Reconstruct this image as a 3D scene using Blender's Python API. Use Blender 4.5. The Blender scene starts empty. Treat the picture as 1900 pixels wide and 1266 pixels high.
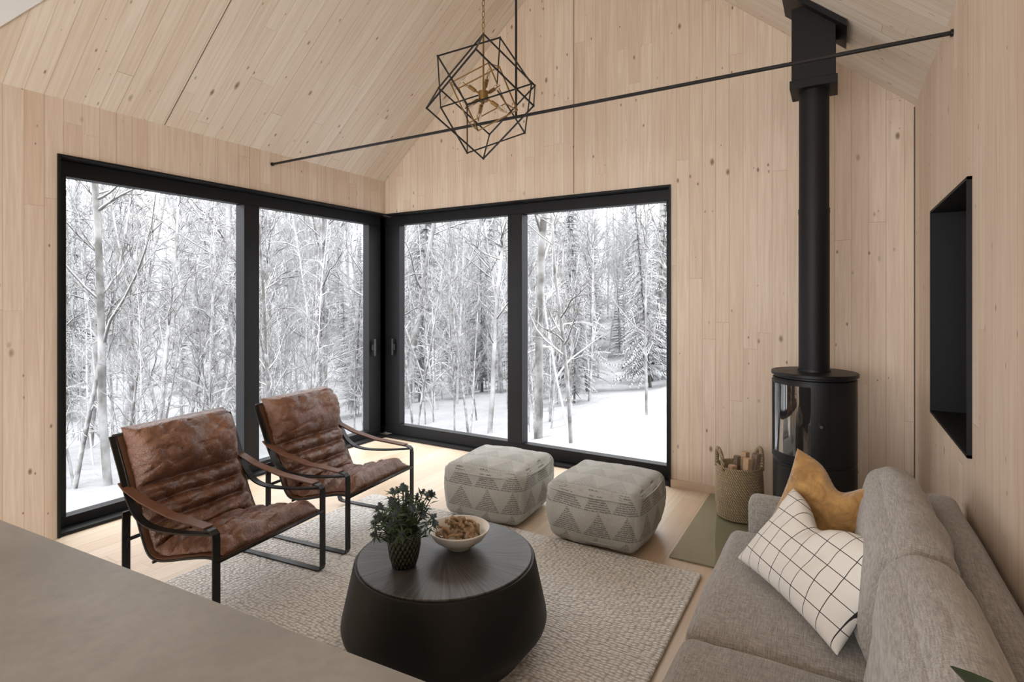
import bpy, bmesh, math, random
from mathutils import Vector, Matrix, noise
random.seed(7)
S=bpy.context.scene
try:
    S.view_settings.view_transform='Standard'
    S.view_settings.look='None'
except Exception as e: print(e)
XL,XR,YB,YF=-4.19,0.43,4.41,-3.0
EZ=2.75; RX=-1.88; SL=0.855; RZ=EZ+SL*(RX-XL)
# ---------------------------------------------------------------- helpers
class NT:
    def __init__(s,name):
        s.m=bpy.data.materials.new(name); s.m.use_nodes=True
        s.t=s.m.node_tree; s.t.nodes.clear()
        s.out=s.t.nodes.new('ShaderNodeOutputMaterial')
        s.b=s.t.nodes.new('ShaderNodeBsdfPrincipled')
        s.t.links.new(s.b.outputs[0],s.out.inputs[0])
    def put(s,inp,v):
        if isinstance(v,bpy.types.NodeSocket): s.t.links.new(v,inp)
        elif v is not None:
            if isinstance(v,(tuple,list)) and len(v)==3 and inp.type=='RGBA': v=(*v,1)
            inp.default_value=v
    def math(s,op,a,b=None,c=None,clamp=False):
        n=s.t.nodes.new('ShaderNodeMath'); n.operation=op; n.use_clamp=clamp
        s.put(n.inputs[0],a); s.put(n.inputs[1],b)
        if c is not None: s.put(n.inputs[2],c)
        return n.outputs[0]
    def pos(s,kind='Object'):
        n=s.t.nodes.new('ShaderNodeTexCoord'); return n.outputs[kind]
    def sep(s,v):
        n=s.t.nodes.new('ShaderNodeSeparateXYZ'); s.put(n.inputs[0],v); return n.outputs
    def comb(s,x=0.,y=0.,z=0.):
        n=s.t.nodes.new('ShaderNodeCombineXYZ')
        for i,v in enumerate((x,y,z)): s.put(n.inputs[i],v)
        return n.outputs[0]
    def noise(s,vec=None,scale=5.,detail=3.,rough=.5,dist=0.):
        n=s.t.nodes.new('ShaderNodeTexNoise'); s.put(n.inputs['Vector'],vec)
        n.inputs['Scale'].default_value=scale; n.inputs['Detail'].default_value=detail
        n.inputs['Roughness'].default_value=rough; n.inputs['Distortion'].default_value=dist
        return n.outputs[0]
    def white(s,vec):
        n=s.t.nodes.new('ShaderNodeTexWhiteNoise'); s.put(n.inputs['Vector'],vec); return n.outputs[0]
    def vor(s,vec,scale=5.,feature='F1',rand=1.):
        n=s.t.nodes.new('ShaderNodeTexVoronoi'); n.feature=feature; s.put(n.inputs['Vector'],vec)
        n.inputs['Scale'].default_value=scale; n.inputs['Randomness'].default_value=rand
        return n.outputs
    def mix(s,f,a,b,mode='MIX'):
        n=s.t.nodes.new('ShaderNodeMix'); n.data_type='RGBA'; n.blend_type=mode
        s.put(n.inputs[0],f); s.put(n.inputs[6],a); s.put(n.inputs[7],b); return n.outputs[2]
    def rng(s,v,a,b,c=0.,d=1.):
        n=s.t.nodes.new('ShaderNodeMapRange'); s.put(n.inputs[0],v)
        for i,k in enumerate((a,b,c,d)): n.inputs[i+1].default_value=k
        return n.outputs[0]
    def bump(s,h,st=.3,dist=.01):
        n=s.t.nodes.new('ShaderNodeBump'); n.inputs['Strength'].default_value=st
        n.inputs['Distance'].default_value=dist; s.put(n.inputs['Height'],h)
        s.t.links.new(n.outputs[0],s.b.inputs['Normal']); return n
    def set(s,**k):
        names={'col':'Base Color','rough':'Roughness','metal':'Metallic','spec':'Specular IOR Level','sheen':'Sheen Weight','coat':'Coat Weight','trans':'Transmission Weight','ior':'IOR','alpha':'Alpha'}
        for a,v in k.items(): s.put(s.b.inputs[names[a]],v)
        return s
def L3(r,g,b):
    f=lambda c:(c/255/12.92) if c/255<.04045 else ((c/255+.055)/1.055)**2.4
    return (f(r),f(g),f(b))
def simple(name,col,rough=.5,metal=0.,var=.08,nscale=20,bump=0.,bscale=80,**k):
    n=NT(name); p=n.pos()
    nz=n.noise(p,nscale,4)
    dark=tuple(c*(1-var*2) for c in col); lit=tuple(min(1,c*(1+var)) for c in col)
    n.set(col=n.mix(nz,dark,lit),rough=rough,metal=metal,**k)
    if bump>0: n.bump(n.noise(p,bscale,3),bump,.004)
    return n.m
def wood(name,ac,al,w,Lp,c1,c2,c3,gap=.022,gapcol=(.25,.17,.11),knots=True,rough=.55,bumpst=.25,grainmix=.6):
    n=NT(name); x=n.sep(n.pos())
    A=x[ac]; Bc=x[al]
    a=n.math('DIVIDE',n.math('ADD',A,50.),w); idx=n.math('FLOOR',a); fr=n.math('FRACT',a)
    r1=n.white(n.comb(idx,3.3,0.))
    l=n.math('ADD',n.math('DIVIDE',n.math('ADD',Bc,30.),Lp),n.math('MULTIPLY',r1,7.))
    lidx=n.math('FLOOR',l); lfr=n.math('FRACT',l)
    r2=n.white(n.comb(idx,lidx,1.7))
    g=n.noise(n.comb(n.math('MULTIPLY',A,55.),n.math('MULTIPLY',Bc,2.2),n.math('MULTIPLY',r2,20.)),1.,5,.6,.6)
    big=n.noise(n.comb(n.math('MULTIPLY',A,2.),n.math('MULTIPLY',Bc,1.2),0.),1.,2)
    col=n.mix(n.rng(r2,0,1),c1,c2)
    col=n.mix(n.math('MULTIPLY',n.rng(g,.35,.75),grainmix),col,c3)
    col=n.mix(n.math('MULTIPLY',n.rng(big,.35,.65),.25),col,c1)
    if knots:
        for sc,th,rm,off in ((1.,.35,.13,0.),(1.9,.45,.13,7.3)):
            v=n.vor(n.comb(n.math('MULTIPLY',A,8.5*sc),n.math('MULTIPLY',Bc,4.5*sc),n.math('ADD',n.math('MULTIPLY',r1,.3),off)),1.)
            cs=n.sep(v[1])
            rad=n.rng(cs[0],th,1.,.02,rm)
            k=n.rng(n.math('DIVIDE',v[0],n.math('MAXIMUM',rad,.001)),.5,1.3,1.,0.)
            k=n.math('MULTIPLY',k,n.math('GREATER_THAN',cs[0],th))
            col=n.mix(n.math('MULTIPLY',k,.85),col,tuple(c*f for c,f in zip(c3,(.38,.31,.26))))
    e=n.math('MINIMUM',fr,n.math('SUBTRACT',1.,fr))
    gm=n.math('LESS_THAN',e,gap)
    e2=n.math('MULTIPLY',n.math('MINIMUM',lfr,n.math('SUBTRACT',1.,lfr)),Lp)
    gm2=n.math('LESS_THAN',e2,.0015)
    G=n.math('MAXIMUM',gm,gm2)
    gv=n.rng(n.white(n.comb(idx,9.1,4.)),0,1,.15,.6)
    col=n.mix(n.math('MULTIPLY',G,gv),col,gapcol)
    n.set(col=col,rough=rough,spec=.3)
    h=n.math('SUBTRACT',n.math('MULTIPLY',g,.15),G)
    n.bump(h,bumpst,.003)
    return n.m
def new(name,verts,faces,mat=None,parent=None,smooth=False,loc=None,mtx=None,mats=None):
    me=bpy.data.meshes.new(name); me.from_pydata([tuple(v) for v in verts],[],faces); me.update()
    bm=bmesh.new(); bm.from_mesh(me); bmesh.ops.recalc_face_normals(bm,faces=bm.faces); bm.to_mesh(me); bm.free()
    o=bpy.data.objects.new(name,me); S.collection.objects.link(o)
    if mat: me.materials.append(mat)
    if smooth:
        for p in me.polygons: p.use_smooth=True
    if parent: o.parent=parent
    if mtx is not None: o.matrix_local=mtx
    if loc is not None: o.location=loc
    return o
def empty(name,loc=(0,0,0),rz=0):
    e=bpy.data.objects.new(name,None); S.collection.objects.link(e); e.location=loc; e.rotation_euler=(0,0,rz)
    e.empty_display_size=.1; return e
def boxdata(a,b):
    x0,y0,z0=a; x1,y1,z1=b
    v=[(x0,y0,z0),(x1,y0,z0),(x1,y1,z0),(x0,y1,z0),(x0,y0,z1),(x1,y0,z1),(x1,y1,z1),(x0,y1,z1)]
    f=[(0,3,2,1),(4,5,6,7),(0,1,5,4),(1,2,6,5),(2,3,7,6),(3,0,4,7)]
    return v,f
def box(name,a,b,mat,parent=None,bevel=0.):
    v,f=boxdata(a,b); o=new(name,v,f,mat,parent)
    if bevel>0:
        m=o.modifiers.new('b','BEVEL'); m.width=bevel; m.segments=3
        for p in o.data.polygons: p.use_smooth=True
        w=o.modifiers.new('w','WEIGHTED_NORMAL')
    return o
def merge(parts):
    V=[];F=[]
    for v,f in parts:
        o=len(V); V+=list(v); F+=[tuple(i+o for i in q) for q in f]
    return V,F
def prism(poly,axis,t0,t1):
    n=len(poly); V=[]
    for t in (t0,t1):
        for p in poly:
            V.append((p[0],t,p[1]) if axis=='y' else ((t,p[0],p[1]) if axis=='x' else (p[0],p[1],t)))
    F=[tuple(range(n)),tuple(range(2*n-1,n-1,-1))]+[(i,(i+1)%n,n+(i+1)%n,n+i) for i in range(n)]
    return V,F
def lathe(profile,n=48,closed=True,wob=None):
    V=[];F=[]; m=len(profile)
    for j in range(n):
        a=2*math.pi*j/n
        for (r,z) in profile: V.append((r*math.cos(a),r*math.sin(a),z))
    for j in range(n):
        k=(j+1)%n
        for i in range(m-1): F.append((j*m+i,k*m+i,k*m+i+1,j*m+i+1))
    return V,F
def tube(pts,r,n=8,closed=False,r1=None,cap=True):
    V=[];F=[]; pts=[Vector(p) for p in pts]; m=len(pts); up=None
    for i,p in enumerate(pts):
        if closed: d=(pts[(i+1)%m]-pts[i-1])
        else: d=pts[min(i+1,m-1)]-pts[max(i-1,0)]
        if d.length<1e-9: d=Vector((0,0,1))
        d.normalize()
        if up is None:
            up=Vector((0,0,1)) if abs(d.z)<.9 else Vector((1,0,0))
        up=(up-d*up.dot(d)).normalized(); s=d.cross(up)
        rr=r if r1 is None else r+(r1-r)*i/(m-1)
        for k in range(n):
            a=2*math.pi*(k+.5)/n; V.append(p+up*math.cos(a)*rr+s*math.sin(a)*rr)
    for i in range(m if closed else m-1):
        j=(i+1)%m
        for k in range(n):
            l=(k+1)%n; F.append((i*n+k,i*n+l,j*n+l,j*n+k))
    if cap and not closed:
        F.append(tuple(range(n-1,-1,-1))); F.append(tuple(range((m-1)*n,m*n)))
    return V,F
def flatbar(path,y0,y1,th):
    V=[];F=[]; m=len(path)
    for i,(x,z) in enumerate(path):
        a=path[max(i-1,0)]; b=path[min(i+1,m-1)]
        d=Vector((b[0]-a[0],b[1]-a[1])).normalized(); nx,nz=-d.y,d.x
        for y in (y0,y1):
            V.append((x+nx*th/2,y,z+nz*th/2)); V.append((x-nx*th/2,y,z-nz*th/2))
    for i in range(m-1):
        a=i*4;b=a+4
        F+=[(a,a+2,b+2,b),(a+1,b+1,b+3,a+3),(a,b,b+1,a+1),(a+2,a+3,b+3,b+2)]
    F+=[(0,1,3,2),(m*4-4,m*4-2,m*4-1,m*4-3)]
    return V,F
def smoothpath(pts,n=8):
    out=[]; P=[Vector(p) for p in pts]; m=len(P)
    for i in range(m-1):
        p0=P[max(i-1,0)];p1=P[i];p2=P[i+1];p3=P[min(i+2,m-1)]
        for k in range(n):
            t=k/n
            out.append(.5*((2*p1)+(p2-p0)*t+(2*p0-5*p1+4*p2-p3)*t*t+(3*p1-p0-3*p2+p3)*t**3))
    out.append(P[-1]); return out
def puffy(name,size,r,bulge,mat,parent=None,n=26,wr=.004,wf=6,seed=0,mtx=None,loc=None,sag=None,crease=0.):
    hx,hy,hz=[s/2 for s in size]; h=(hx,hy,hz); idx={}; V=[];F=[]
    def vert(q):
        key=tuple(round(c,5) for c in q)
        if key in idx: return idx[key]
        p=[q[i]*h[i] for i in range(3)]
        c=[max(-(h[i]-r),min(h[i]-r,p[i])) for i in range(3)]
        d=Vector([p[i]-c[i] for i in range(3)])
        if d.length>0: d=d.normalized()*r
        P=Vector(c)+d
        for i in range(3):
            j,k=(i+1)%3,(i+2)%3
            w=max(0,1-q[j]**2)*max(0,1-q[k]**2)
            P[i]+= (bulge[i]*w)*(q[i])
        nn=Vector(q).normalized()
        P+=nn*wr*noise.noise(Vector((P.x*wf+seed,P.y*wf,P.z*wf)))*2
        if crease:
            rd=1-abs(noise.noise(Vector((P.x*7+seed,P.y*4,P.z*10+seed))))*2
            P-=nn*crease*max(0,rd)**4
        if sag: P=sag(P)
        idx[key]=len(V); V.append(P); return idx[key]
    sp=[math.sin(math.pi/2*(-1+2*i/n)) for i in range(n+1)]
    for ax in range(3):
        for sg in (-1,1):
            for i in range(n):
                for j in range(n):
                    qs=[]
                    for (a,b) in ((i,j),(i+1,j),(i+1,j+1),(i,j+1)):
                        q=[0,0,0]; q[ax]=sg; q[(ax+1)%3]=sp[a]; q[(ax+2)%3]=sp[b]; qs.append(vert(q))
                    if sg<0: qs.reverse()
                    F.append(tuple(qs))
    return new(name,V,F,mat,parent,True,loc,mtx)
def pillow(name,w,h,t,mat,mtx,dent=.25,dentu=0.,n=44,seed=0,fold=.0,edge=None):
    V=[];F=[]; N=n+1
    def P(u,v,s):
        x=w/2*u*(1-.09*(1-v*v)); y=h/2*v*(1-.09*(1-u*u))
        T=t/2*((max(0,1-abs(u)**2.6))**.5*(max(0,1-abs(v)**2.6))**.5)**.9
        D=dent*math.exp(-((u-dentu)/.34)**2)*max(0,(v+.6)/1.6)**2
        y-=D*h*.5
        T*=1-.5*math.exp(-((u-dentu)/.2)**2)*max(0,(v+.5)/1.5)
        z=s*T + fold*abs(u-dentu)*max(0,(v+.4))
        nn=noise.noise(Vector((x*9+seed,y*9,s*2)))*.012+noise.noise(Vector((x*25+seed,y*25,s*2)))*.004
        z+=nn*(T/(t/2))*1.2
        return (x,y,z)
    for s in (1,-1):
        for i in range(N):
            for j in range(N):
                u=math.sin(math.pi/2*(-1+2*i/n)); v=math.sin(math.pi/2*(-1+2*j/n)); V.append(P(u,v,s))
    for s in (0,1):
        o=s*N*N
        for i in range(n):
            for j in range(n):
                q=(o+i*N+j,o+(i+1)*N+j,o+(i+1)*N+j+1,o+i*N+j+1)
                F.append(q if s==0 else q[::-1])
    o=new(name,V,F,mat,None,True,None,mtx)
    bm=bmesh.new(); bm.from_mesh(o.data); bmesh.ops.remove_doubles(bm,verts=bm.verts,dist=.0004); 
    bmesh.ops.recalc_face_normals(bm,faces=bm.faces); bm.to_mesh(o.data); bm.free()
    for p in o.data.polygons: p.use_smooth=True
    return o
def frame(loc,right,up):
    r=Vector(right).normalized(); u=Vector(up); u=(u-r*u.dot(r)).normalized(); f=r.cross(u)
    M=Matrix((r,u,f)).transposed().to_4x4(); M.translation=Vector(loc); return M
# ---------------------------------------------------------------- materials
c1=L3(220,206,189); c2=L3(209,190,170); c3=L3(182,155,131)
M_wx=wood('pine_boards_back',0,2,.098,2.6,c1,c2,c3)
M_wy=wood('pine_boards_side',1,2,.098,2.6,c1,c2,c3)
k1=L3(224,217,205);k2=L3(214,202,186);k3=L3(190,168,147)
M_wc=wood('pine_boards_ceiling',1,0,.098,2.2,k1,k2,k3)
M_fl=wood('oak_floor',0,1,.14,2.2,L3(218,202,180),L3(206,185,159),L3(186,160,132),gap=.012,knots=False,rough=.35,bumpst=.1)
M_bb=wood('pine_trim',2,0,.3,3,c2,c3,c3,knots=False)
M_black=simple('black_frame_metal',(.007,.007,.008),.5,0,.1,5,spec=.25)
M_steel=simple('black_steel',(.012,.011,.011),.42,.3,.1,10)
M_white=simple('white_plaster',(.70,.72,.73),.8,0,.02,3)
M_niche=simple('niche_black',(.005,.005,.006),.55,0,.1,5,spec=.25)
M_joint=simple('board_joint',(.09,.06,.04),.8)
# ---------------------------------------------------------------- room
v,f=boxdata((XL-.3,YF-.3,-.2),(XR+.3,YB+.3,0)); new('floor',v,f,M_fl)
WY0=1.514; WH=2.40
V,F=merge([boxdata((XL-.3,YF-.3,0),(XL,WY0,EZ)),boxdata((XL-.3,WY0,WH),(XL,YB,EZ))]); new('wall_left',V,F,M_wy)
WX1=-1.142
gz=lambda X: EZ-.005+SL*(XR-X) if X>RX else EZ+SL*(X-XL)
V,F=merge([prism([(WX1,0),(XR+.3,0),(XR+.3,gz(XR+.3)+.1),(WX1,gz(WX1)+.1)],'y',YB,YB+.3),
           prism([(XL-.3,WH),(WX1,WH),(WX1,gz(WX1)+.1),(RX,RZ+.1),(XL-.3,gz(XL-.3)+.1)],'y',YB,YB+.3)])
new('wall_back',V,F,M_wx)
NY0,NY1,NZ0,NZ1=2.64,3.61,.90,1.955
V,F=merge([boxdata((XR,YF-.3,0),(XR+.3,NY0,EZ)),boxdata((XR,NY1,0),(XR+.3,YB,EZ)),
           boxdata((XR,NY0,0),(XR+.3,NY1,NZ0)),boxdata((XR,NY0,NZ1),(XR+.3,NY1,EZ))])
new('wall_right',V,F,M_wy)
e=empty('wall_niche')
t=.012
box('niche_back',(XR+.27,NY0,NZ0),(XR+.3,NY1,NZ1),M_niche,e)
box('niche_top',(XR-.015,NY0,NZ1-t),(XR+.27,NY1,NZ1),M_niche,e)
box('niche_bottom',(XR-.015,NY0,NZ0),(XR+.27,NY1,NZ0+t),M_niche,e)
box('niche_near',(XR-.015,NY0,NZ0),(XR+.27,NY0+t,NZ1),M_niche,e)
box('niche_far',(XR-.015,NY1-t,NZ0),(XR+.27,NY1,NZ1),M_niche,e)
def slab(X0,Z0,X1,Z1,Y0,Y1,th):
    v=[(X0,Y0,Z0),(X1,Y0,Z1),(X1,Y1,Z1),(X0,Y1,Z0),(X0,Y0,Z0+th),(X1,Y0,Z1+th),(X1,Y1,Z1+th),(X0,Y1,Z0+th)]
    return v,[(0,3,2,1),(4,5,6,7),(0,1,5,4),(1,2,6,5),(2,3,7,6),(3,0,4,7)]
V,F=merge([slab(XL-.3,EZ-.3*SL,RX,RZ,YF-.3,YB+.3,.25),slab(RX,RZ,XR+.3,RZ-SL*(XR+.3-RX),YF-.3,YB+.3,.25)])
new('ceiling',V,F,M_wc)
V,F=slab(XL,EZ-.002,RX,RZ-.002,2.149,2.153,.004); new('trim_2',V,F,M_joint)
box('trim_3',(-1.984,YB-.0015,WH+.01),(-1.980,YB+.001,4.60),M_joint)
box('trim_4',(XR-.006,YB-.004,.066),(XR,YB,EZ-.01),M_joint)
pl=[(XL,.969),(-3.55,1.42),(-3.55,YF),(XL,YF)]
V=[(x,y,EZ+SL*(x-XL)-.012) for x,y in pl]+[(x,y,EZ+SL*(x-XL)-.001) for x,y in pl]
new('ceiling_plaster',V,[(0,1,2,3),(7,6,5,4),(0,4,5,1),(1,5,6,2),(2,6,7,3),(3,7,4,0)],M_white)
V,F=merge([boxdata((XL,YF-.3,0),(-3.9,YF,EZ)),boxdata((.1,YF-.3,0),(XR,YF,EZ)),
   prism([(XL,2.6),(XR,2.6),(XR,EZ),(RX,RZ),(XL,EZ)],'y',YF-.3,YF)])
new('wall_front',V,F,M_wx)
e=empty('added_rear_window')  # unseen window and opening, added to let light in behind the camera
for i,(a,b) in enumerate([((-3.9,YF-.2,0),(-3.8,YF-.1,2.6)),((0,YF-.2,0),(.1,YF-.1,2.6)),((-3.8,YF-.2,0),(0,YF-.1,.1)),((-3.8,YF-.2,2.5),(0,YF-.1,2.6)),((-1.95,YF-.2,.1),(-1.85,YF-.1,2.5))]):
    box('frame_%d'%i,a,b,M_black,e)
g=bpy.data.materials.new('window_glass'); g.use_nodes=True; T=g.node_tree; T.nodes.clear()
o=T.nodes.new('ShaderNodeOutputMaterial'); mx=T.nodes.new('ShaderNodeMixShader'); tr=T.nodes.new('ShaderNodeBsdfTransparent'); gl=T.nodes.new('ShaderNodeBsdfGlossy')
gl.inputs['Roughness'].default_value=.01; mx.inputs[0].default_value=.004
T.links.new(tr.outputs[0],mx.inputs[1]);T.links.new(gl.outputs[0],mx.inputs[2]);T.links.new(mx.outputs[0],o.inputs[0])
M_glass=g
e=empty('window_1'); xa,xb=XL-.19,XL-.10
box('head_liner',(XL-.3,WY0,WH-.014),(XL+.015,YB,WH),M_black,e)
box('jamb_liner',(XL-.3,WY0,0.002),(XL+.015,WY0+.014,WH-.014),M_black,e)
box('sill_track',(XL-.3,WY0+.014,0.002),(XL+.0,YB+.02,.022),M_black,e)
box('frame_bottom',(xa,WY0+.014,.022),(xb,4.5,.085),M_black,e,.004)
box('frame_head',(xa,WY0+.014,2.285),(xb,4.5,WH-.014),M_black,e,.004)
box('frame_jamb',(xa,WY0+.014,.085),(xb,1.60,2.285),M_black,e,.004)
box('mullion',(xa,2.82,.085),(xb+.03,2.96,2.285),M_black,e,.006)
box('frame_end',(xa,4.27,.085),(xb,4.52,2.285),M_black,e,.004)
box('glass_a',(xa+.04,1.60,.085),(xa+.046,2.82,2.285),M_glass,e)
box('glass_b',(xa+.04,2.96,.085),(xa+.046,4.27,2.285),M_glass,e)
M_hd=simple('handle_grey',(.05,.05,.052),.35,.5)
box('handle',(xb+.03,4.31,.88),(xb+.045,4.33,1.06),M_hd,e,.004)
box('handle_base',(xb,4.30,.94),(xb+.03,4.335,1.0),M_hd,e,.004)
e=empty('window_2'); ya,yb=YB+.10,YB+.19
box('head_liner',(XL,YB-.015,WH-.014),(WX1,YB+.3,WH),M_black,e)
box('jamb_liner',(WX1-.014,YB-.015,.002),(WX1,YB+.3,WH-.014),M_black,e)
box('sill_track',(XL+.0,YB,.002),(WX1-.014,YB+.3,.022),M_black,e)
box('frame_bottom',(-4.27,ya,.022),(WX1-.014,yb,.13),M_black,e,.004)
box('frame_head',(-4.27,ya,2.29),(WX1-.014,yb,WH-.014),M_black,e,.004)
box('frame_jamb',(-1.205,ya,.13),(WX1-.014,yb,2.29),M_black,e,.004)
box('mullion',(-2.70,ya-.03,.13),(-2.545,yb,2.29),M_black,e,.006)
box('frame_end',(-4.29,ya,.13),(-4.085,yb,2.29),M_black,e,.004)
box('glass_a',(-4.085,yb-.046,.13),(-2.70,yb-.04,2.29),M_glass,e)
box('glass_b',(-2.545,yb-.046,.13),(-1.205,yb-.04,2.29),M_glass,e)
box('handle',(-4.16,ya-.045,.88),(-4.14,ya-.03,1.06),M_hd,e,.004)
box('handle_base',(-4.165,ya-.03,.94),(-4.13,ya,1.0),M_hd,e,.004)
box('trim_1',(XL-.3,YB+.02,.022),(XL-.10,YB+.3,WH),M_black,None,.01)
box('baseboard_back',(WX1,YB-.014,0),(XR,YB,.065),M_bb,None,.002)
V,F=merge([tube([(XL,3.03,2.65),(XR,3.03,2.65)],.0100,12),
  tube([(XL,3.03,2.65),(XL+.012,3.03,2.65)],.015,16),tube([(XR-.01,3.03,2.65),(XR,3.03,2.65)],.016,16)])
new('tie_rod',V,F,M_steel,None,False)
V,F=merge([tube([(-1.762,3.03,2.661),(-1.762,3.03,gz(-1.762)-.012)],.0075,10),tube([(-1.762,3.03,gz(-1.762)-.03),(-1.762,3.03,gz(-1.762)-.012)],.02,16)])
new('hanger_rod',V,F,M_steel,None,False)
# ---------------------------------------------------------------- stove
SX,SY=-.126,3.82
hearth=NT('hearth_glass'); hearth.set(col=(.22,.215,.135),rough=.06,spec=.7,coat=.3)
box('hearth_plate',(-.84,3.2,.0),(.36,YB-.02,.01),hearth.m,None,.002)
M_st=simple('stove_black',(.006,.006,.007),.45,0,.1,6,spec=.35)
M_pipe=simple('pipe_black',(.006,.006,.007),.55,0,.1,6,spec=.3)
M_sg=NT('stove_glass').set(col=(.02,.019,.018),rough=.02,spec=1.0,coat=1.0).m
M_sg.node_tree.nodes['Principled BSDF'].inputs['Coat IOR'].default_value=2.2
e=empty('wood_stove',(SX,SY,.01))
V,F=lathe([(0,0),(.205,0),(.205,.03),(.226,.035),(.226,.505),(.220,.51),(.220,.518),(.226,.523),(.226,1.005),(.212,1.01),(.212,1.02),(.233,1.022),(.236,1.026),(.236,1.04),(.233,1.044),(.09,1.046),(.09,1.06),(.0,1.06)],72)
o=new('body',V,F,M_st,e,True); o.modifiers.new('es','EDGE_SPLIT').split_angle=math.radians(35)
def patch(r0,r1,a0,a1,z0,z1,n=24):
    V=[];F=[]
    for i in range(n+1):
        a=math.radians(a0+(a1-a0)*i/n)
        for r,z in ((r0,z0),(r1,z0),(r1,z1),(r0,z1)): V.append((r*math.cos(a),r*math.sin(a),z))
    for i in range(n):
        for k in range(4): F.append((i*4+k,i*4+(k+1)%4,i*4+4+(k+1)%4,i*4+4+k))
    F+=[(0,1,2,3),(n*4+3,n*4+2,n*4+1,n*4)]
    return V,F
V,F=merge([patch(.227,.236,-164,-70,.53,.565),patch(.227,.236,-164,-70,.975,.998),patch(.227,.236,-164,-156,.565,.975,4),patch(.227,.236,-92,-70,.565,.975,6)])
new('door_frame',V,F,M_st,e)
V,F=patch(.227,.232,-156,-92,.565,.975,48); o=new('door_glass',V,F,M_sg,e,True); o.modifiers.new('es','EDGE_SPLIT').split_angle=math.radians(35)
V,F=patch(.225,.229,-164,-70,.06,.49); new('lower_door',V,F,M_st,e)
a=math.radians(-80)
V,F=tube([(.235*math.cos(a),.235*math.sin(a),.76),(.262*math.cos(a),.262*math.sin(a),.76)],.009,14)
new('door_knob',V,F,simple('chrome',(.5,.5,.5),.2,1.),e)
V,F=merge([tube([(0,0,1.05),(0,0,2.02)],.084,40),tube([(0,0,2.0),(0,0,2.03)],.0855,40),tube([(0,0,2.03),(0,0,2.86)],.082,40)])
o=new('flue_pipe',V,F,M_pipe,e,True); o.modifiers.new('es','EDGE_SPLIT').split_angle=math.radians(35)
cz=lambda x: RZ-SL*(x-RX)
box('flue_box',(-.115,-.115,2.78),(.115,.115,cz(SX)-.0),M_pipe,e,.003)
box('flue_collar',(-.125,-.125,2.74),(.125,.125,2.79),M_pipe,e,.003)
V,F=slab(-.17,cz(SX-.17)-.05,.17,cz(SX+.17)-.05,-.17,.17,.038)
o=new('ceiling_plate',V,F,M_pipe,e)
# ---------------------------------------------------------------- basket
n=NT('seagrass'); p=n.pos(); x=n.sep(p)
ang=n.math('ARCTAN2',x[1],x[0])
w1=n.math('SINE',n.math('ADD',n.math('MULTIPLY',ang,60.),n.math('MULTIPLY',x[2],260.)))
col=n.mix(n.rng(w1,-1,1),L3(104,88,66),L3(184,164,132)); col=n.mix(n.rng(n.noise(p,30,3),.3,.7,0,.5),col,L3(140,121,92))
n.set(col=col,rough=.85); n.bump(w1,.6,.004); M_bk=n.m
e=empty('log_basket',(-.58,4.02,.011))
prof=[(0,0.005),(.13,.005)]; coils=20; hgt=.35
for i in range(coils*6+1):
    t=i/(coils*6); prof.append((.138+.012*math.sin(math.pi*t)+.006*abs(math.sin(math.pi*t*coils)),.006+t*hgt))
prof+=[(.128,hgt),(.122,.02),(0,.02)]
V,F=lathe(prof,64); new('basket_body',V,F,M_bk,e,True)
hs=[]
for s in (-1,1):
    pts=[]
    for i in range(17):
        a=math.pi*i/16; b=.42*math.cos(a); pts.append((s*.142*math.cos(b),.142*math.sin(b)*1.0,.33+.135*math.sin(a)))
    hs.append(tube(pts,.014,10))
V,F=merge(hs); o=new('handles',V,F,M_bk,e,True); o.rotation_euler=(0,0,.53)
M_log=simple('split_firewood',L3(190,158,126),.8,0,.18,30,.5,60)
M_bark=simple('bark',L3(136,116,98),.9,0,.3,40,.8,60)
random.seed(3)
for i,(lx,ly,tx,ty,h) in enumerate([(-.03,.02,.05,.1,.40),(.03,-.05,.16,-.06,.42),(.0,.06,.12,.2,.42),(.06,.0,.22,.05,.44),(-.04,-.04,.02,-.12,.36)]):
    V=[];F=[]; k=5
    sh=[(random.uniform(.022,.032)*math.cos(a),random.uniform(.022,.034)*math.sin(a)) for a in [0,1.3,2.3,3.6,5.0]]
    for z in (.03,h):
        for sx,sy in sh: V.append((lx+tx*z*.5+sx,ly+ty*z*.5+sy,z))
    F=[tuple(range(k)),tuple(range(2*k-1,k-1,-1))]+[(q,(q+1)%k,k+(q+1)%k,k+q) for q in range(k)]
    new('log_%d'%i,V,F,M_log if i%3 else M_bark,e)
# ---------------------------------------------------------------- rug
n=NT('woven_rug'); p=n.pos(); x=n.sep(p)
wob=n.noise(p,6,2)
vv=n.comb(n.math('MULTIPLY',x[0],40.),n.math('ADD',n.math('MULTIPLY',x[1],66.),n.math('MULTIPLY',wob,2.)),0.)
v=n.vor(vv,1.,'F1',.5); d=v[0]
cs=n.sep(v[1])
col=n.mix(n.rng(d,.35,.8),L3(243,240,234),L3(180,175,168)); col=n.mix(n.rng(cs[0],.2,1,0,.2),col,L3(214,209,202))
n.set(col=col,rough=.95,sheen=.3); n.bump(n.rng(d,0.,.8,1.,0.),1.,.013); M_rug=n.m
box('area_rug',(-3.03,.8,.001),(-.63,3.07,.018),M_rug,None,.006)
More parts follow.
